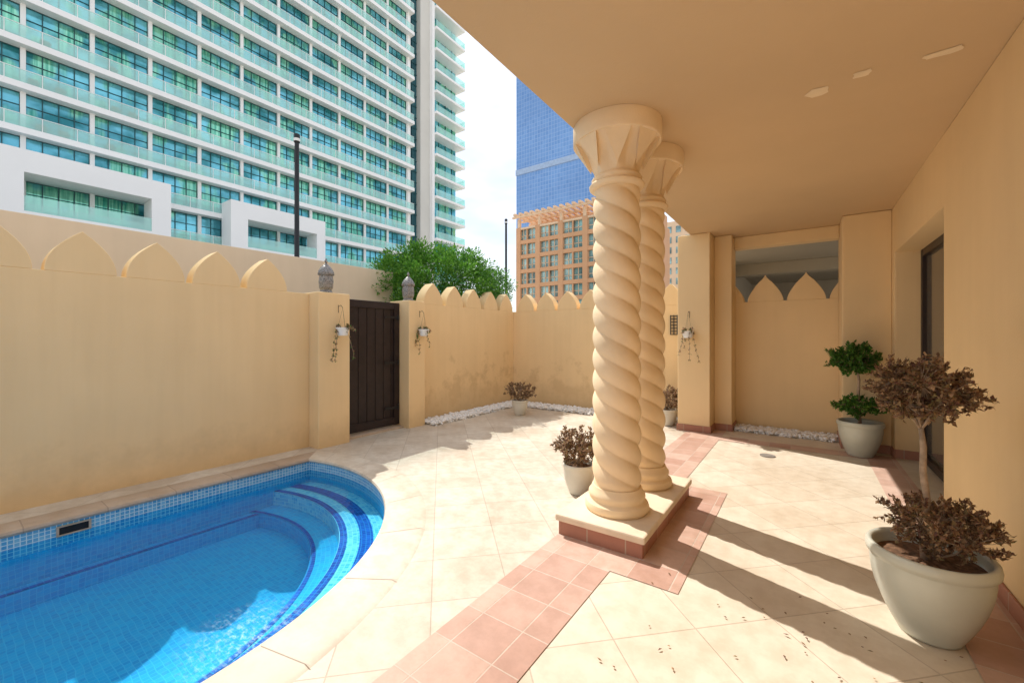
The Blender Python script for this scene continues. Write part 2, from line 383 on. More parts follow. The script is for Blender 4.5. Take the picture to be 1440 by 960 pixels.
# ---------------------------------------------------------------- merlons & garden walls
def merlon_mesh(w,h,t,along,ogee=False):
    pts=[]; K=18
    for i in range(K+1):
        u=i/K
        if ogee: hw=w/2*((1-u**1.7)*(1-.28*u*u) if u<.72 else 0)
        else: hw=w/2*(1-u**2.1)
        if ogee and u>=.72:
            a0=(1-.72**1.7)*(1-.28*.72**2); q=(u-.72)/.28; hw=w/2*a0*(1-q)**1.5
        pts.append((-hw,h*u))
    right=[(-p[0],p[1]) for p in pts[:-1]][::-1]
    out=pts+right
    b=MB(); n=len(out)
    def P(a,z,s): return (s,a,z) if along=='y' else (a,s,z)
    vs=[P(a,z,-t/2) for a,z in out]+[P(a,z,t/2) for a,z in out]
    fs=[tuple(range(n)),tuple(reversed(range(n,2*n)))]+[(i,i+n,(i+1)%n+n,(i+1)%n) for i in range(n)]
    b.add(vs,fs)
    me=D.meshes.new("merlon"); me.from_pydata(b.v,[],b.f); me.update()
    bm=bmesh.new(); bm.from_mesh(me); bmesh.ops.recalc_face_normals(bm,faces=bm.faces); bm.to_mesh(me); bm.free()
    return me
MY=merlon_mesh(.45,.37,.20,'y'); MY.materials.append(M_wall)
MX=merlon_mesh(.44,.37,.20,'x'); MX.materials.append(M_wall)
MO=merlon_mesh(.47,.41,.20,'x',True); MO.materials.append(M_porch)
def merlons(mesh,parent,locs):
    for l in locs:
        o=D.objects.new("merlon",mesh); o.location=l; COL.objects.link(o); setpar(o,parent)
        bb=o.modifiers.new("bevel","BEVEL"); bb.width=.006; bb.segments=2; bb.limit_method='ANGLE'
HW=1.97
w=empty("garden_wall",(-5.3,0,0),"ochre rendered garden wall with pointed merlons beside the pool","wall")
box("wall_face",-5.41,-5.2,-4.1,2.83,-.05,HW,M_wall,w); merlons(MY,w,[(-5.305,.27+.515*k,HW) for k in range(-6,5)])
w=empty("garden_wall",(-5.3,6,0),"damp stained ochre wall with pointed merlons past the gate","wall")
box("wall_face",-5.41,-5.2,4.62,7.6,-.05,HW,M_wallst,w); merlons(MY,w,[(-5.305,5.02+.535*k,HW) for k in range(0,5)])
w=empty("garden_wall",(-3.3,7.5,0),"ochre boundary wall with pointed merlons behind white pebbles","wall")
box("wall_face",-5.2,-1.1,7.4,7.6,-.05,HW-.003,M_wallst,w); merlons(MX,w,[(-4.88+.5*k,7.5,HW-.003) for k in range(0,8)])
b=MB()
for i in range(4): b.box(-1.87+i*.055-.006,-1.87+i*.055+.006,7.37,7.385,1.46,1.79)
for i in range(7): b.box(-1.88,-1.69,7.386,7.397,1.46+i*.053-.006,1.46+i*.053+.006)
b.obj("vent_grille",M_black,w)
w=empty("garden_wall",(-.2,7.5,0),"ochre wall with ogee-tipped merlons in porch opening","wall")
box("wall_face",-1.1,.87,7.4,7.6,-.05,HW-.01,M_porch,w); merlons(MO,w,[(-.48-.52,7.5,HW-.01),(-.48,7.5,HW-.01),(.03,7.5,HW-.01),(.54,7.5,HW-.01)])
for (y0,y1) in ((2.83,3.27),(4.29,4.62)):
    w=empty("gate_pier",(-5.2,(y0+y1)/2,0),"square ochre rendered gate pier carrying a metal lantern","pier",group="gate piers")
    box("pier_shaft",-5.45,-4.98,y0,y1,-.04,1.985,M_wall,w,bevel=.012)
gt=empty("garden_gate",(-5.22,3.78,0),"dark brown wooden plank gate between ochre piers","gate")
b=MB(); nb=7; y0,y1=3.275,4.285; wd=(y1-y0)/nb
for i in range(nb): b.box(-5.26,-5.225,y0+i*wd+.004,y0+(i+1)*wd-.004,.06,1.93)
b.box(-5.275,-5.262,y0,y1,.06,1.93)
b.obj("plank_panel",M_gate,gt,bevel=.003)
b=MB(); b.box(-5.225,-5.20,y0+.002,y0+.10,.05,1.945); b.box(-5.225,-5.20,y1-.10,y1-.002,.05,1.945); b.box(-5.224,-5.202,y0+.1,y1-.1,1.84,1.945); b.box(-5.224,-5.202,y0+.1,y1-.1,.05,.17)
b.obj("gate_frame",M_gate,gt,bevel=.004)
for z in (.3,1.0,1.7):
    b=MB(); b.box(-5.199,-5.19,y1-.28,y1-.03,z,z+.035); b.tube([(-5.19,y1-.03,z-.03),(-5.19,y1-.03,z+.065)],[.012,.012],8); b.obj("hinge",M_black,gt)
b=MB(); b.box(-5.199,-5.192,y0+.02,y0+.07,.98,1.16); b.tube([(-5.195,y0+.045,1.08),(-5.15,y0+.045,1.08),(-5.145,y0+.14,1.08)],[.008,.008,.008],8); b.obj("handle",M_black,gt)
box("gate_sill",-5.35,-5.1,3.27,4.29,-.02,.03,M_sidecop,gt)
def lantern(x,y,z):
    e=empty("lantern",(x,y,z),"pierced silver metal lantern with domed top on gate pier","lantern",group="lanterns on gate piers")
    b=MB(); b.lathe([(.085,0),(.09,.02),(.075,.035),(.07,.05)],(x,y,z),16); b.obj("lantern_base",M_silver,e)
    b=MB(); b.lathe([(.07,.05),(.088,.08),(.095,.16),(.085,.25)],(x,y,z),8); b.obj("lantern_body",M_silver,e)
    b=MB(); b.lathe([(.10,.25),(.105,.262),(.095,.30),(.07,.345),(.035,.385),(.015,.40),(.013,.42),(.022,.435),(.012,.455),(.003,.475)],(x,y,z),16); b.obj("lantern_dome",M_silver,e,smooth="auto")
lantern(-5.2,3.06,1.985); lantern(-5.2,4.46,1.985)
w=box("boundary_wall",-7.25,-7.0,-9,5.6,-.06,2.77,M_wall2,None,label="tall plain cream boundary wall behind the garden wall",category="wall")

# ---------------------------------------------------------------- villa porch
v=empty("villa_porch",(0,3,0),"ochre villa porch with flat ceiling, piers and recessed door","building")
XW=.87
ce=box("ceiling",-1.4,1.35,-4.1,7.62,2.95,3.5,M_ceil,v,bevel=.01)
box("wall",XW,1.35,-4.1,4.46,-.02,2.949,M_porch,v,bevel=.01)
box("wall",XW,1.35,6.53,7.62,-.02,2.949,M_porch,v,bevel=.01)
box("wall",XW+.003,1.35,4.46,6.53,2.40,2.949,M_porch,v,bevel=.0)
box("wall",1.2,1.35,4.46,6.53,-.02,2.40,M_porch,v,bevel=.0)
box("pier",-1.57,-1.12,6.6,7.4,-.02,2.948,M_porch,v,bevel=.012)
box("pier",-1.12,-.88,6.95,7.398,-.02,2.947,M_porch,v,bevel=.012)
box("pier",.40,XW,6.7,7.398,-.02,2.947,M_porch,v,bevel=.012)
box("beam",-.88,.40,7.2,7.39,2.77,2.948,M_porch,v,bevel=.01)
def sk(x0,x1,y0,y1): box("skirting",x0,x1,y0,y1,-.01,.10,M_terra,v,bevel=.004)
sk(XW-.014,XW,-4,4.46); sk(XW-.014,XW,6.53,6.7); sk(.386,XW-.014,6.686,6.7); sk(.386,.40,6.70,7.39)
sk(-1.584,-1.106,6.586,6.6); sk(-1.12,-1.106,6.6,6.95); sk(-1.106,-.866,6.936,6.95); sk(-.88,-.866,6.95,7.39); sk(-1.584,-1.57,6.6,7.39)
sk(XW,1.10,4.46,4.474); sk(XW,1.10,6.516,6.53)
dr=D.objects.new("door",None); dr.location=(1.1,5.5,0); COL.objects.link(dr); dr.parent=v; dr.matrix_parent_inverse=Matrix.Translation(-Vector(v.location))
dr["label"]="dark bronze framed glazed sliding door"
b=MB()
for (a,c) in ((4.46,4.53),(6.46,6.53),(5.42,5.50),(5.52,5.60)): b.box(1.09,1.15,a,c,.05,2.40)
b.box(1.092,1.148,4.53,6.46,2.32,2.398); b.box(1.092,1.148,4.53,6.46,.02,.10)
o=b.obj("frame",M_frame,None,bevel=.004); o.parent=dr; o.matrix_parent_inverse=Matrix.Translation(-Vector((1.1,5.5,0)))
b=MB(); b.box(1.115,1.125,4.53,5.42,.10,2.32); b.box(1.13,1.138,5.6,6.46,.10,2.32)
o=b.obj("glass",M_door_glass,None); o.parent=dr; o.matrix_parent_inverse=Matrix.Translation(-Vector((1.1,5.5,0)))
random.seed(3)
for (x,y,a,bx) in ((.07,3.24,.10,.05),(.28,3.16,.07,.035),(.62,3.18,.12,.03)):
    b=MB(); K=14; pts=[]
    for i in range(K):
        t=2*math.pi*i/K; r=1+random.uniform(-.2,.2)
        pts.append((x+a*.6*r*math.copysign(abs(math.cos(t))**.6,math.cos(t)),y+bx*r*math.copysign(abs(math.sin(t))**.6,math.sin(t)),2.947))
    b.face(pts[::-1]); b.obj("filler_patch",M_patch,v)

# ---------------------------------------------------------------- plinth & columns
pl=empty("column_plinth",(-1.13,3.24,0),"rectangular plinth with cream slab and terracotta tiled sides","plinth")
box("tiled_side",-1.43,-.83,2.60,3.90,0,.10,M_terra,pl,bevel=.004)
box("cream_slab",-1.45,-.81,2.58,3.92,.10,.15,M_plinth,pl,bevel=.012)
def column(x,y):
    e=empty("twisted_column",(x,y,.15),"cream cast stone barley-twist column standing on tiled plinth","column",group="pair of twisted columns")
    z0=.15
    b=MB(); b.lathe([(.218,0),(.228,.012),(.230,.035),(.222,.058),(.205,.068),(.196,.078),(.196,.092),(.204,.105),(.202,.125),(.188,.14),(.176,.17)],(x,y,z0),64); b.obj("base",M_col,e,smooth="auto")
    S=110; H0=.31; H1=2.50; K=340; lead=.48; nl=3
    prof=[(1,H0+(H1-H0)*i/K) for i in range(K+1)]
    def rf(r,z,t):
        u=abs(math.sin(nl/2*(t+2*math.pi*z/lead)))
        rr=.149+.028*(u**.7)
        taper=1-.03*(z-H0)/(H1-H0)
        e0=min(1,(z-H0)/.06,(H1-z)/.06); e0=max(0,e0)
        return (rr*e0+.162*(1-e0))*taper
    b=MB(); b.lathe(prof,(x,y,0),S,rf=rf); b.obj("shaft",M_col,e,smooth=True)
    b=MB(); b.lathe([(.162,2.485),(.185,2.49),(.198,2.503),(.20,2.518),(.186,2.533),(.174,2.54),(.180,2.552),(.182,2.565),(.172,2.58),(.160,2.59)],(x,y,0),64); b.obj("neck_ring",M_col,e,smooth="auto")
    def octr(t):
        a=(t+math.pi/8)%(math.pi/4)-math.pi/8
        return 1/math.cos(a)
    def rf2(r,z,t):
        u=max(0,min(1,(z-2.59)/.235)); w_=math.sin(math.pi*u)**.7 if 0<u<1 else 0
        o_=octr(t); a=abs((t+math.pi/8)%(math.pi/4)-math.pi/8)/(math.pi/8)
        return r*(1+(o_-1)*w_)*(1-.12*w_*(1-a))
    prof=[(.155+.140*(i/24)**2.0,2.59+.235*i/24) for i in range(25)]
    b=MB(); b.lathe(prof,(x,y,0),96,rf=rf2); b.obj("capital_bell",M_col,e,smooth="auto")
    b=MB(); b.lathe([(.295,2.818),(.310,2.82),(.318,2.83),(.318,2.949)],(x,y,0),96); b.obj("capital_drum",M_col,e,smooth="auto")
    for k in range(8):
        b=MB()
        a=2*math.pi*k/8+math.pi/8; da=.30
        P=[(x+.311*math.cos(a-da),y+.311*math.sin(a-da),2.822),(x+.311*math.cos(a+da),y+.311*math.sin(a+da),2.822),(x+.185*math.cos(a),y+.185*math.sin(a),2.625),(x+.16*math.cos(a),y+.16*math.sin(a),2.822)]
        b.add(P,[(0,2,1),(0,3,2),(1,2,3),(0,1,3)]); b.obj("capital_leaf",M_col,e)
column(-1.13,2.94); column(-1.13,3.58)

# ---------------------------------------------------------------- pebbles
def pebbles(rects,count,name):
    bm=bmesh.new(); bmesh.ops.create_icosphere(bm,subdivisions=1,radius=1); base=[tuple(v.co) for v in bm.verts]; fc=[tuple(v.index for v in f.verts) for f in bm.faces]; bm.free()
    b=MB(); areas=[(r[1]-r[0])*(r[3]-r[2]) for r in rects]; tot=sum(areas)
    for r,a in zip(rects,areas):
        for k in range(int(count*a/tot)):
            x=random.uniform(r[0],r[1]); y=random.uniform(r[2],r[3]); s=random.uniform(.016,.034)
            x+=random.gauss(0,.02); y-=abs(random.gauss(0,.02)) 
            z=random.uniform(.004,.05); an=random.uniform(0,6.28); ca,sa=math.cos(an),math.sin(an)
            ax,ay,az=s*random.uniform(.9,1.4),s*random.uniform(.7,1),s*random.uniform(.55,.8)
            b.add([(x+ca*p[0]*ax-sa*p[1]*ay,y+sa*p[0]*ax+ca*p[1]*ay,z+p[2]*az) for p in base],fc)
    b.obj(name,M_pebble,smooth=True,kind="stuff")
pebbles([(-5.17,-4.80,4.68,7.37),(-4.80,-1.65,6.96,7.37)],5200,"white_pebbles")
pebbles([(-.84,.36,7.02,7.37)],1300,"white_pebbles")

# ---------------------------------------------------------------- plants
def leaf(b,p,d,up,L,W,curl=.2,mi=0):
    d=d.normalized(); s=d.cross(up)
    if s.length<1e-4: s=d.orthogonal()
    s.normalize(); nrm=s.cross(d)
    m=p+d*L*.5+nrm*L*curl; t=p+d*L+nrm*L*curl*random.uniform(-1.2,1)
    b.add([p,m+s*W*.5-nrm*W*.2,t,m-s*W*.5-nrm*W*.2,m],[(0,1,4),(1,2,4),(2,3,4),(3,0,4)],mi)
def rv():
    while True:
        v=Vector((random.uniform(-1,1),random.uniform(-1,1),random.uniform(-1,1)))
        if .05<v.length<=1: return v
def shrub(e,fork,cen,rad,ntips,nleaf,L,W,mat,fill=.35,twr=.004,name="foliage",nb=6):
    tw=MB(); lf=MB(); f=Vector(fork); C=Vector(cen); R=Vector(rad)
    mains=[]
    for i in range(nb):
        a=2*math.pi*i/nb+random.uniform(-.3,.3); q=C+Vector((math.cos(a)*R.x*.45,math.sin(a)*R.y*.45,random.uniform(-.45,.25)*R.z))
        mains.append(q); tw.tube([f,f.lerp(q,.5)+rv()*.02,q],[twr*2,twr*1.6,twr*1.2],6)
    mains.append(C+Vector((0,0,R.z*.1))); tw.tube([f,mains[-1]],[twr*2,twr*1.2],6)
    for i in range(ntips):
        u=rv(); u=u.normalized()*(fill+(1-fill)*random.random()**.45)*random.uniform(.85,1.12)
        tip=C+Vector((u.x*R.x,u.y*R.y,u.z*R.z))
        s=min(mains,key=lambda m:(m-tip).length); mid=s.lerp(tip,.55)+rv()*.1*(tip-s).length
        tw.tube([s,mid,tip],[twr,twr*.7,twr*.4],4)
        dirv=(tip-s).normalized() if (tip-s).length>1e-4 else Vector((0,0,1))
        for k in range(nleaf):
            q=tip-dirv*random.random()*L*1.8
            d=(dirv*random.uniform(0,1)+rv()*1.1)
            leaf(lf,q,d,Vector((0,0,1))+rv()*.6,L*random.uniform(.5,1.2),W*random.uniform(.6,1.2),random.uniform(-.35,.35))
    tw.obj("twigs",M_bark,e); lf.obj(name,mat,e)
def pot(e,x,y,r,h,mat,rb=None,ex=.62):
    rb=rb or r*.56
    prof=[(rb*.96,0),(rb,.01)]
    for i in range(1,11):
        t=i/10; prof.append((rb+(r*.94-rb)*math.sin(t*math.pi/2)**(ex*1.5),.01+(h*.84-.01)*t))
    prof+=[(r*.95,h*.86),(r,h*.885),(r*1.01,h*.93),(r*.99,h*.985),(r*.96,h),(r*.90,h*.99),(r*.87,h*.95),(r*.85,h*.82)]
    b=MB(); b.lathe(prof,(x,y,0.004),56); b.obj("pot",mat,e,smooth=True)
    b=MB(); K=24
    vs=[(x,y,h*.88)]; R=r*.87
    for j in (1,2,3):
        for k in range(K):
            t=2*math.pi*k/K; vs.append((x+R*j/3*math.cos(t),y+R*j/3*math.sin(t),h*.86+random.uniform(-.01,.012)*(j<3)))
    fs=[(0,1+k,1+(k+1)%K) for k in range(K)]
    for j in (0,1):
        for k in range(K): fs.append((1+j*K+k,1+(j+1)*K+k,1+(j+1)*K+(k+1)%K,1+j*K+(k+1)%K))
    b.add(vs,fs); b.obj("soil",M_soil,e)
def trunk(e,pts,rad,mat=None):
    b=MB(); b.tube(pts,rad,10); b.obj("trunk",mat or M_bark,e,smooth=True)
random.seed(11)
x,y=.485,2.74
e=empty("potted_tree",(x,y,0),"large celadon pot with dried brown-leaved standard tree by the wall","potted plant")
pot(e,x,y,.229,.40,M_pot,.115)
tp=[(x-.01,y,.32),(x-.02,y+.01,.50),(x-.005,y-.005,.62),(x-.02,y,.76),(x-.018,y,.88),(x-.025,y+.01,.97)]
trunk(e,tp,[.020,.016,.014,.014,.013,.010])
shrub(e,(x-.025,y+.01,.96),(x-.015,y+.02,1.15),(.22,.215,.165),300,20,.027,.017,M_dry,.3,twr=.0025,nb=8)
shrub(e,(x+.02,y,.36),(x+.04,y,.53),(.23,.21,.145),210,18,.027,.017,M_dry,.3,twr=.0025,name="lower_foliage",nb=8)
x,y=.55,6.40
e=empty("potted_topiary",(x,y,0),"green two-tier topiary in glazed pot beside door","potted plant")
pot(e,x,y,.225,.41,M_pot,.125)
trunk(e,[(x,y,.36),(x-.02,y,.6),(x-.01,y,.9),(x-.05,y,1.15)],[.02,.016,.014,.012])
shrub(e,(x-.05,y,1.02),(x-.07,y,1.15),(.27,.27,.21),170,18,.05,.032,M_green,.3,name="crown")
shrub(e,(x,y,.5),(x,y,.60),(.26,.26,.13),110,18,.05,.032,M_green,.3,name="crown")
for (x,y,r,h,R,lab) in ((-1.66,3.40,.15,.27,(.25,.25,.18),"dried brown shrub in cream pot beside columns"),(-4.22,6.22,.15,.27,(.31,.31,.18),"dried brown shrub in small grey pot near pebbles"),(-1.78,6.85,.15,.26,(.26,.26,.20),"dried brown shrub in pot against pebble strip")):
    e=empty("potted_shrub",(x,y,0),lab,"potted plant",group="potted dried shrubs")
    pot(e,x,y,r,h,M_potw,r*.60); shrub(e,(x,y,h*.85),(x,y,h+R[2]*.95),R,160,16,.034,.021,M_dry,.2,twr=.003)
def hanging(x,y,z,nx,ny,green):
    e=empty("hanging_planter",(x,y,z),"white hanging pot with trailing half-dried vine on wall bracket","hanging plant",group="hanging wall planters")
    cx,cy=x+nx*.10,y+ny*.10
    b=MB(); b.tube([(x+nx*.004,y+ny*.004,z+.30),(x+nx*.004,y+ny*.004,z+.40)],[.003]*2,6); b.tube([(x,y,z+.38),(x+nx*.06,y+ny*.06,z+.395),(cx,cy,z+.36)],[.003]*3,6)
    for a in (0,2.1,4.2): b.tube([(cx+.06*math.cos(a),cy+.06*math.sin(a),z+.09),(cx,cy,z+.36)],[.001]*2,4)
    b.obj("bracket",M_black,e)
    b=MB(); b.lathe([(.055,0),(.062,.01),(.078,.085),(.085,.09),(.085,.105),(.075,.105),(.070,.09)],(cx,cy,z),28); b.obj("pot",M_whitep,e,smooth="auto")
    lf=MB(); tw=MB()
    for k in range(8):
        a=random.uniform(0,6.28); r=.066; ln=random.uniform(.02,.08) if k>3 else random.uniform(.25,.48)
        pts=[Vector((cx,cy,z+.09)),Vector((cx+r*math.cos(a),cy+r*math.sin(a),z+.13))]
        q=pts[-1].copy()
        for j in range(6):
            q=q+Vector((random.uniform(-.015,.015)+.010*math.cos(a),random.uniform(-.015,.015)+.010*math.sin(a),-ln/6)); pts.append(q.copy())
        tw.tube(pts,[.0025]*len(pts),4)
        for p in pts[1:]:
            for _ in range(4): leaf(lf,p,rv(),Vector((0,0,1)),.035,.02,.2,1 if random.random()<green else 0)
    tw.obj("vine_stem",M_bark,e); lf.obj("vine_leaves",[M_dry,M_green],e)
hanging(-4.98,3.10,1.43,1,0,.35); hanging(-4.98,4.50,1.43,1,0,.5); hanging(-1.40,6.6,1.40,0,-1,.15)
lf=MB()
for k in range(60):
    x=random.uniform(-.8,.5); y=random.uniform(1.2,2.6)
    if random.random()<.3: x,y=random.gauss(.3,.25),random.gauss(2.3,.3)
    if x>.8: continue
    a=random.uniform(0,6.28); leaf(lf,Vector((x,y,.008)),Vector((math.cos(a),math.sin(a),.1)),Vector((0,0,1)),random.uniform(.010,.028),.010,.15)
lf.obj("fallen_leaves",M_dry,kind="stuff")
b=MB(); b.lathe([(.08,.004),(.08,.009),(.07,.010),(.065,.008)],(-.35,5.75,0),24); b.obj("floor_drain",M_drain,label="small round metal floor drain in paving",category="drain")

# tree behind wall
random.seed(5)
tx,ty=-6.95,6.95
e=empty("garden_tree",(tx,ty,0),"dense round green tree standing behind the garden wall","tree")
b=MB(); b.tube([(tx,ty,-.05),(tx+.05,ty,.9),(tx,ty+.05,1.6)],[.12,.1,.08],10)
for k in range(14):
    u=rv().normalized(); u.z=abs(u.z)*.6+.2
    b.tube([(tx,ty+.03,1.4),(tx+u.x*.6,ty+u.y*.6,1.7+u.z*.5),(tx+u.x*1.2,ty+u.y*1.2,1.9+u.z*1.1)],[.05,.03,.01],6)
b.obj("trunk",M_bark,e,smooth=True)
lf=MB()
for k in range(950):
    u=rv().normalized(); rr=random.uniform(.45,1.0)**.5
    k3=1+.13*noise.noise(u*2.6)+.08*noise.noise(u*6)
    c=Vector((tx+u.x*1.5*rr*k3,ty+u.y*1.76*rr*k3,2.47+u.z*1.03*rr*k3)); cr=random.uniform(.10,.21)
    if c.z<1.5: continue
    for j in range(44):
        w_=rv(); p=c+w_*cr; leaf(lf,p,(w_+u*.6+rv()*.7),Vector((0,0,1))+rv()*.7,random.uniform(.05,.09),.038,random.uniform(-.2,.2))
lf.obj("crown",M_hedge,e)

def lamp(x,y,h,lab,r=1):
    e=empty("street_lamp",(x,y,0),lab,"street lamp",group="street lamps")
    b=MB(); b.tube([(x,y,-.05),(x,y,.5),(x,y,.55),(x,y,h-.2)],[.08*r,.08*r,.05*r,.04*r],12); b.obj("lamp_pole",M_black,e,smooth="auto")
    b=MB(); b.lathe([(.045*r,0),(.055*r,.015),(.055*r,.18),(.03*r,.20)],(x,y,h-.2),12); b.obj("lamp_head",M_black,e)
    b=MB(); b.lathe([(.058*r,.03),(.058*r,.09)],(x,y,h-.2),12); b.obj("lamp_shade",M_whitep,e)
lamp(-9.03,4.64,5.85,"black street lamp pole rising behind the boundary wall",1.15)
lamp(-9.4,12.9,6.0,"slim black street lamp beside distant buildings")

# ---------------------------------------------------------------- hotel
ht=empty("hotel_tower",(-55,20,0),"white high-rise hotel with glass balconies and green windows","building")
XF=-48.0; FH=3.3; Z0=.4; NF=18; BY=3.7; YA=7.8-3.7*4; YB=41.2; BD=.8; ST=.34
b=MB(); b.box(-66,XF-.25,YA-2,YB+.1,0,Z0+FH*NF); b.box(XF-.25,XF-.01,YB-.35,YB+.4,0,Z0+FH*NF)
b.box(-66,XF-.9,YB+.1,52.0,0,Z0+FH*NF); b.obj("tower_body",M_white,ht)
for k in range(14):
    y=YA+BY*k; 
    if y>YB: break
    b=MB(); b.box(XF-.25,XF+.12,y-.14,y+.14,0,Z0+FH*NF-.01); b.obj("facade_pier",M_white,ht)
for k in range(NF+1):
    z=Z0+FH*k
    b=MB(); b.box(XF-.24,XF+BD,YA-2,YB+.5,z-ST,z+.02); b.box(XF+BD-.15,XF+BD,YA-2,YB+.5,z+.021,z+.12); b.obj("balcony_slab",M_white,ht)
    b=MB(); b.box(XF+BD-.08,XF+BD-.06,YA-2,YB+.45,z+.121,z+1.06); b.obj("balcony_balustrade",M_balu,ht)
    b=MB(); b.box(XF+BD-.09,XF+BD-.05,YA-2,YB+.45,z+1.061,z+1.11)
    for j in range(27):
        yy=YA+BY*j/2+.9
        if yy<YB: b.box(XF+BD-.055,XF+BD-.03,yy-.025,yy+.025,z+.12,z+1.06)
    b.obj("balcony_rail",M_whitep,ht)
wm=MB()
def winbox(b,y0,y1,z0,z1,xf):
    b.box(xf-.24,xf-.18,y0,y1,z0,z1,0)
    nmu=4
    for i in range(nmu+1):
        yy=y0+(y1-y0)*i/nmu; b.box(xf-.179,xf-.10,yy-.03,yy+.03,z0,z1,1)
    b.box(xf-.178,xf-.11,y0,y1,z1-.06,z1,1); b.box(xf-.178,xf-.11,y0,y1,z0+1.95,z0+2.0,1); b.box(xf-.178,xf-.11,y0,y1,z0,z0+.07,1)
winbox(wm,.14,BY-.14,.025,FH-ST-.005,XF)
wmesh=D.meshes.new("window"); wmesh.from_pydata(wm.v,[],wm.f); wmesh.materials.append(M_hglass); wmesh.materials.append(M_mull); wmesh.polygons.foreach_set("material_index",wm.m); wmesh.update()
rest=MB()
slots=[(k,f) for k in range(13) for f in range(NF)]
def dist(s): return math.hypot(48,YA+BY*s[0])*1.0+abs(s[1]*3.3-8)*.9
vis=[s for s in slots if YA+BY*s[0]>-.5 and s[1]*3.3<62]
vis.sort(key=dist); pick=set(vis[:100])
for s in slots:
    y=YA+BY*s[0]; z=Z0+FH*s[1]
    if y+.2>YB: continue
    if s in pick:
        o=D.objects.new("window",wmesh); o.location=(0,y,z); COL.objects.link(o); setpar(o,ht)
    else: winbox(rest,y+.14,min(y+BY-.14,YB-.36),z+.025,z+FH-ST-.005,XF)
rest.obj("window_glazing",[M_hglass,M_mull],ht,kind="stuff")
M_grey=simple("grey_beige_render",(.68,.66,.60),.7,.04,.3,bs=0)
b=MB(); b.box(XF-.9,XF-.6,YB+.41,43.3,0,Z0+FH*NF,0)
for k in range(NF*2): b.box(XF-.6,XF-.5,YB+.41,43.3,Z0+k*1.65-.06,Z0+k*1.65+.06,1)
b.box(XF-.6,XF-.48,42.3,42.4,0,Z0+FH*NF,1)
b.obj("stair_glazing",[simple("slot_glass",(.04,.14,.17),.1,.3,.3,bs=0,metal=.3),M_mull],ht)
b=MB(); b.box(XF-.9,XF+.3,43.3,45.2,0,Z0+FH*NF+.5); b.obj("stair_wall",M_grey,ht)
b=MB(); b.box(XF-.9,XF+.9,45.2,45.7,0,Z0+FH*NF+1); b.obj("facade_fin",M_white,ht)
for k in range(NF+1):
    z=Z0+FH*k
    b=MB(); b.box(XF-.9,XF+1.3,45.71,52.4,z-.25,z+.12); b.obj("corner_balcony",M_white,ht)
    b=MB(); b.box(XF+1.2,XF+1.24,45.72,52.35,z+.13,z+1.15); b.box(XF-.55,XF+1.19,52.3,52.34,z+.13,z+1.15); b.obj("corner_balustrade",M_balu,ht)
b=MB(); b.box(XF-.9,XF-.6,45.7,52,0,Z0+FH*NF,0)
for yy in (46.5,48,49.5,51): b.box(XF-.6,XF-.5,yy-.05,yy+.05,0,Z0+FH*NF,1)
b.obj("corner_glazing",[M_hglass,M_mull],ht)
def podium(y0,y1,oy0,oy1):
    zt=14.75; zo0,zo1=10.4,13.15; xa,xb=XF+BD+.02,XF+3.0
    b=MB(); b.box(xa,xb,y0,oy0,0,zt); b.box(xa,xb,oy1,y1,0,zt); b.box(xa,xb,oy0,oy1,zo1,zt); b.box(xa,xb,oy0,oy1,0,zo0)
    b.obj("podium_frame",M_white,ht)
    b=MB(); b.box(xb-.1,xb-.06,oy0,oy1,zo0,zo0+1.1); b.obj("podium_balustrade",M_balu,ht)
podium(-10,12.2,3.9,10.9); podium(16.8,26.4,18.3,25.4)
cm=MB(); cm.box(-.25,.25,-.25,.25,.38,.44); cm.box(-.27,-.22,-.25,.25,.44,.85); cm.box(-.22,.2,-.29,-.25,.44,.62); cm.box(-.22,.2,.25,.29,.44,.62)
for a in (-.22,.22):
    for c in (-.22,.22): cm.box(a-.02,a+.02,c-.02,c+.02,0,.38)
cme=D.meshes.new("balcony_chair"); cme.from_pydata(cm.v,[],cm.f); cme.materials.append(M_wicker); cme.update()
for k,y in ((4,12.6),(5,5.0),(5,6.2),(5,8.9),(6,4.6),(6,6.0),(6,9.2),(6,10.3),(7,5.2),(7,9.0)):
    o=D.objects.new("balcony_chair",cme); o.location=(XF+.32,y,Z0+FH*k+.03); COL.objects.link(o)
    tag(o,"brown wicker armchair standing on a hotel balcony","chair",group="chairs on hotel balconies")

# ---------------------------------------------------------------- terracotta apartment block
ab=empty("apartment_block",(-42,80,0),"orange-brown apartment block with rooftop pergola","building")
bx0,bx1,by=-51.2,-24,74.0; H=25.2
box("block_body",bx0,bx1,by+.9,by+20,0,H,M_orange,ab,bevel=0)
nc=5; cw=(bx1-bx0)/nc; nr=8; rh=H/nr
for i in range(nc+1): 
    xx=min(max(bx0+cw*i,bx0+.55),bx1-.55); box("facade_pier",xx-.55,xx+.55,by,by+.9,0,H,M_orange,ab,bevel=0)
for j in range(nr+1):
    z=rh*j; box("floor_band",bx0,bx1,by+.05,by+.89,z-.4 if j else 0,z+.4 if j<nr else z,M_orange2 if j==nr else M_orange,ab,bevel=0)
wm=MB(); W_=cw-1.1; Hh=rh-.8
wm.box(0,W_,.6,.7,0,Hh,0)
for q in (0,.25,.5,.75,1): wm.box(W_*q-.07,W_*q+.07,.5,.6,0,Hh,1)
wm.box(0,W_,.5,.59,.9,1.02,1); wm.box(W_*.47,W_*.53,.1,.5,0,Hh,2)
me=D.meshes.new("window"); me.from_pydata(wm.v,[],wm.f); me.materials.append(M_bglass); me.materials.append(M_orange2); me.materials.append(M_orange); me.polygons.foreach_set("material_index",wm.m)
for i in range(nc):
    for j in range(nr):
        o=D.objects.new("window",me); o.location=(bx0+cw*i+.55,by,rh*j+.4); COL.objects.link(o); setpar(o,ab)
b=MB()
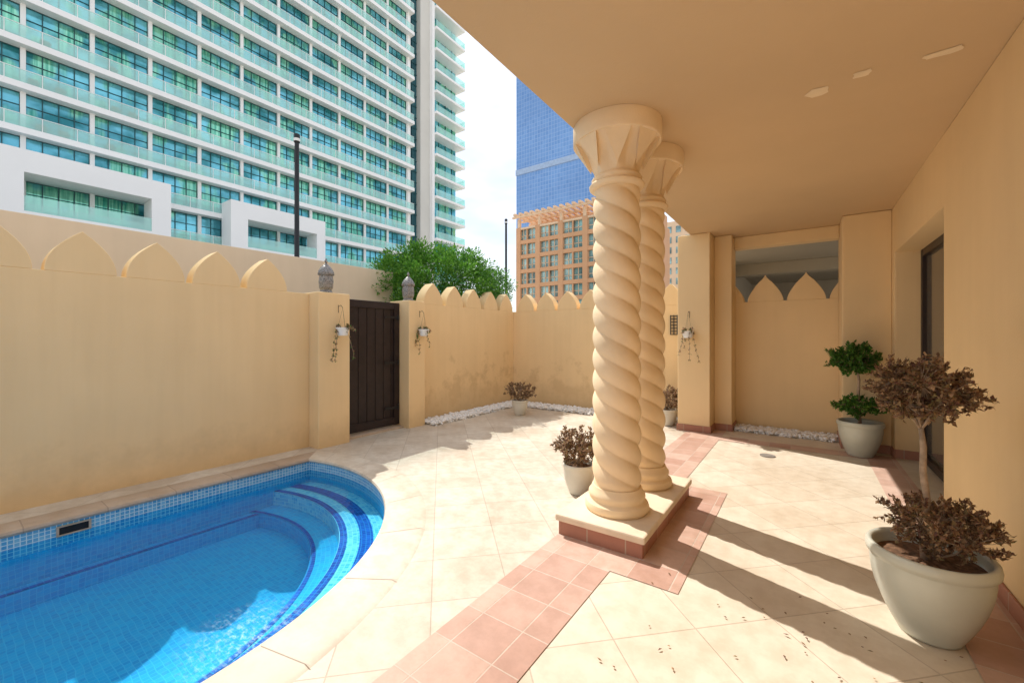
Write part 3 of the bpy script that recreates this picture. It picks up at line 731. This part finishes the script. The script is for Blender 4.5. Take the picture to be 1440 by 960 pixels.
for i in range(20): xx=bx0+.3+i*(bx1-bx0-.6)/19; b.box(xx-.25,xx+.25,by-1.2,by+9,H+2.4,H+2.9)
for yy in (by-.6,by+3,by+6,by+8.5): b.box(bx0-.5,bx1,yy-.2,yy+.2,H+1.95,H+2.39)
for i in range(6): xx=bx0+.6+i*(bx1-bx0-1.2)/5; b.box(xx-.3,xx+.3,by+.1,by+.7,H,H+1.95); b.box(xx-.3,xx+.3,by+8.2,by+8.8,H,H+1.95)
b.obj("pergola",M_orange2,ab)
box("penthouse_wall",bx0+.4,bx1,by+9.1,by+18,H,H+2.3,M_orange,ab,bevel=0)
ob=empty("distant_block",(-60,190,0),"pale pink distant apartment block","building")
box("block_body",-62,-30,150,170,0,42,M_orange2,ob,bevel=0)
b=MB()
for i in range(10):
    for j in range(11): b.box(-61+i*3.1,-59.4+i*3.1,149.8,149.95,2+j*3.6,4.2+j*3.6)
b.obj("window_rows",M_bglass,ob)
bt=empty("glass_tower",(-90,190,0),"tall blue glass curtain-wall tower","building")
box("curtain_wall",-114,-66,165,205,0,230,M_tower,bt,bevel=0)
ML=simple("louvre_grey",(.34,.46,.64),.5,.1,1,bs=0)
box("louvre_band",-114.2,-65.8,164.6,164.99,80,82.6,ML,bt,bevel=0)
nb=empty("neighbour_porch",(1,11,0),"shaded neighbouring porch seen through the wall opening","building")
box("ceiling",-1.4,5,7.63,14,2.92,3.5,M_neigh,nb)
box("wall",-1.4,5,13.6,14,-.05,2.919,M_neigh,nb)
box("side_wall",-1.4,-1.2,9.2,13.59,-.05,2.918,M_neigh,nb)
box("beam",-1.19,5,9.8,10.15,2.70,2.919,M_neigh,nb)

# ---------------------------------------------------------------- light, sky, camera
el=math.radians(53); az=Vector((-.95,.31)).normalized()
S=Vector((az.x*math.cos(el),az.y*math.cos(el),math.sin(el)))
sd=D.lights.new("sun","SUN"); sd.energy=5.0; sd.angle=math.radians(.5); sd.color=(1,.965,.915)
so=D.objects.new("sun",sd); so.rotation_euler=(S).to_track_quat('Z','Y').to_euler(); so.location=S*60; COL.objects.link(so)
wd=D.worlds.new("World"); scene.world=wd; wd.use_nodes=True; nt=wd.node_tree; nt.nodes.clear()
out=N(nt,"ShaderNodeOutputWorld"); bg=N(nt,"ShaderNodeBackground"); sky=N(nt,"ShaderNodeTexSky"); sky.sky_type='NISHITA'; sky.sun_disc=False
sky.sun_elevation=el; sky.sun_rotation=math.atan2(S.x,S.y); sky.air_density=1.0; sky.dust_density=2.0; sky.ozone_density=1.0
tc=N(nt,"ShaderNodeTexCoord"); mp=N(nt,"ShaderNodeMapping"); mp.inputs["Scale"].default_value=(1,1,2.6); nt.links.new(tc.outputs["Generated"],mp.inputs[0])
cl=ramp(nt,noisen(nt,mp.outputs[0],2.2,4,.6),[(.36,.25),(.64,.8)])
c=mix(nt,cl,sky.outputs[0],(9.6,9.9,10.4))
nt.links.new(c,bg.inputs[0]); bg.inputs[1].default_value=.15; nt.links.new(bg.outputs[0],out.inputs[0])
th=math.atan(410/580)
cam=D.cameras.new("camera"); cam.sensor_width=36; cam.lens=36*580/1440; cam.shift_y=-5/1440; cam.clip_end=4000; cam.clip_start=.05
co=D.objects.new("camera",cam); co.location=(0,0,1.4); co.rotation_euler=(math.pi/2,0,th); COL.objects.link(co); scene.camera=co
scene.view_settings.view_transform='Standard'; scene.view_settings.look='None'; scene.view_settings.exposure=0
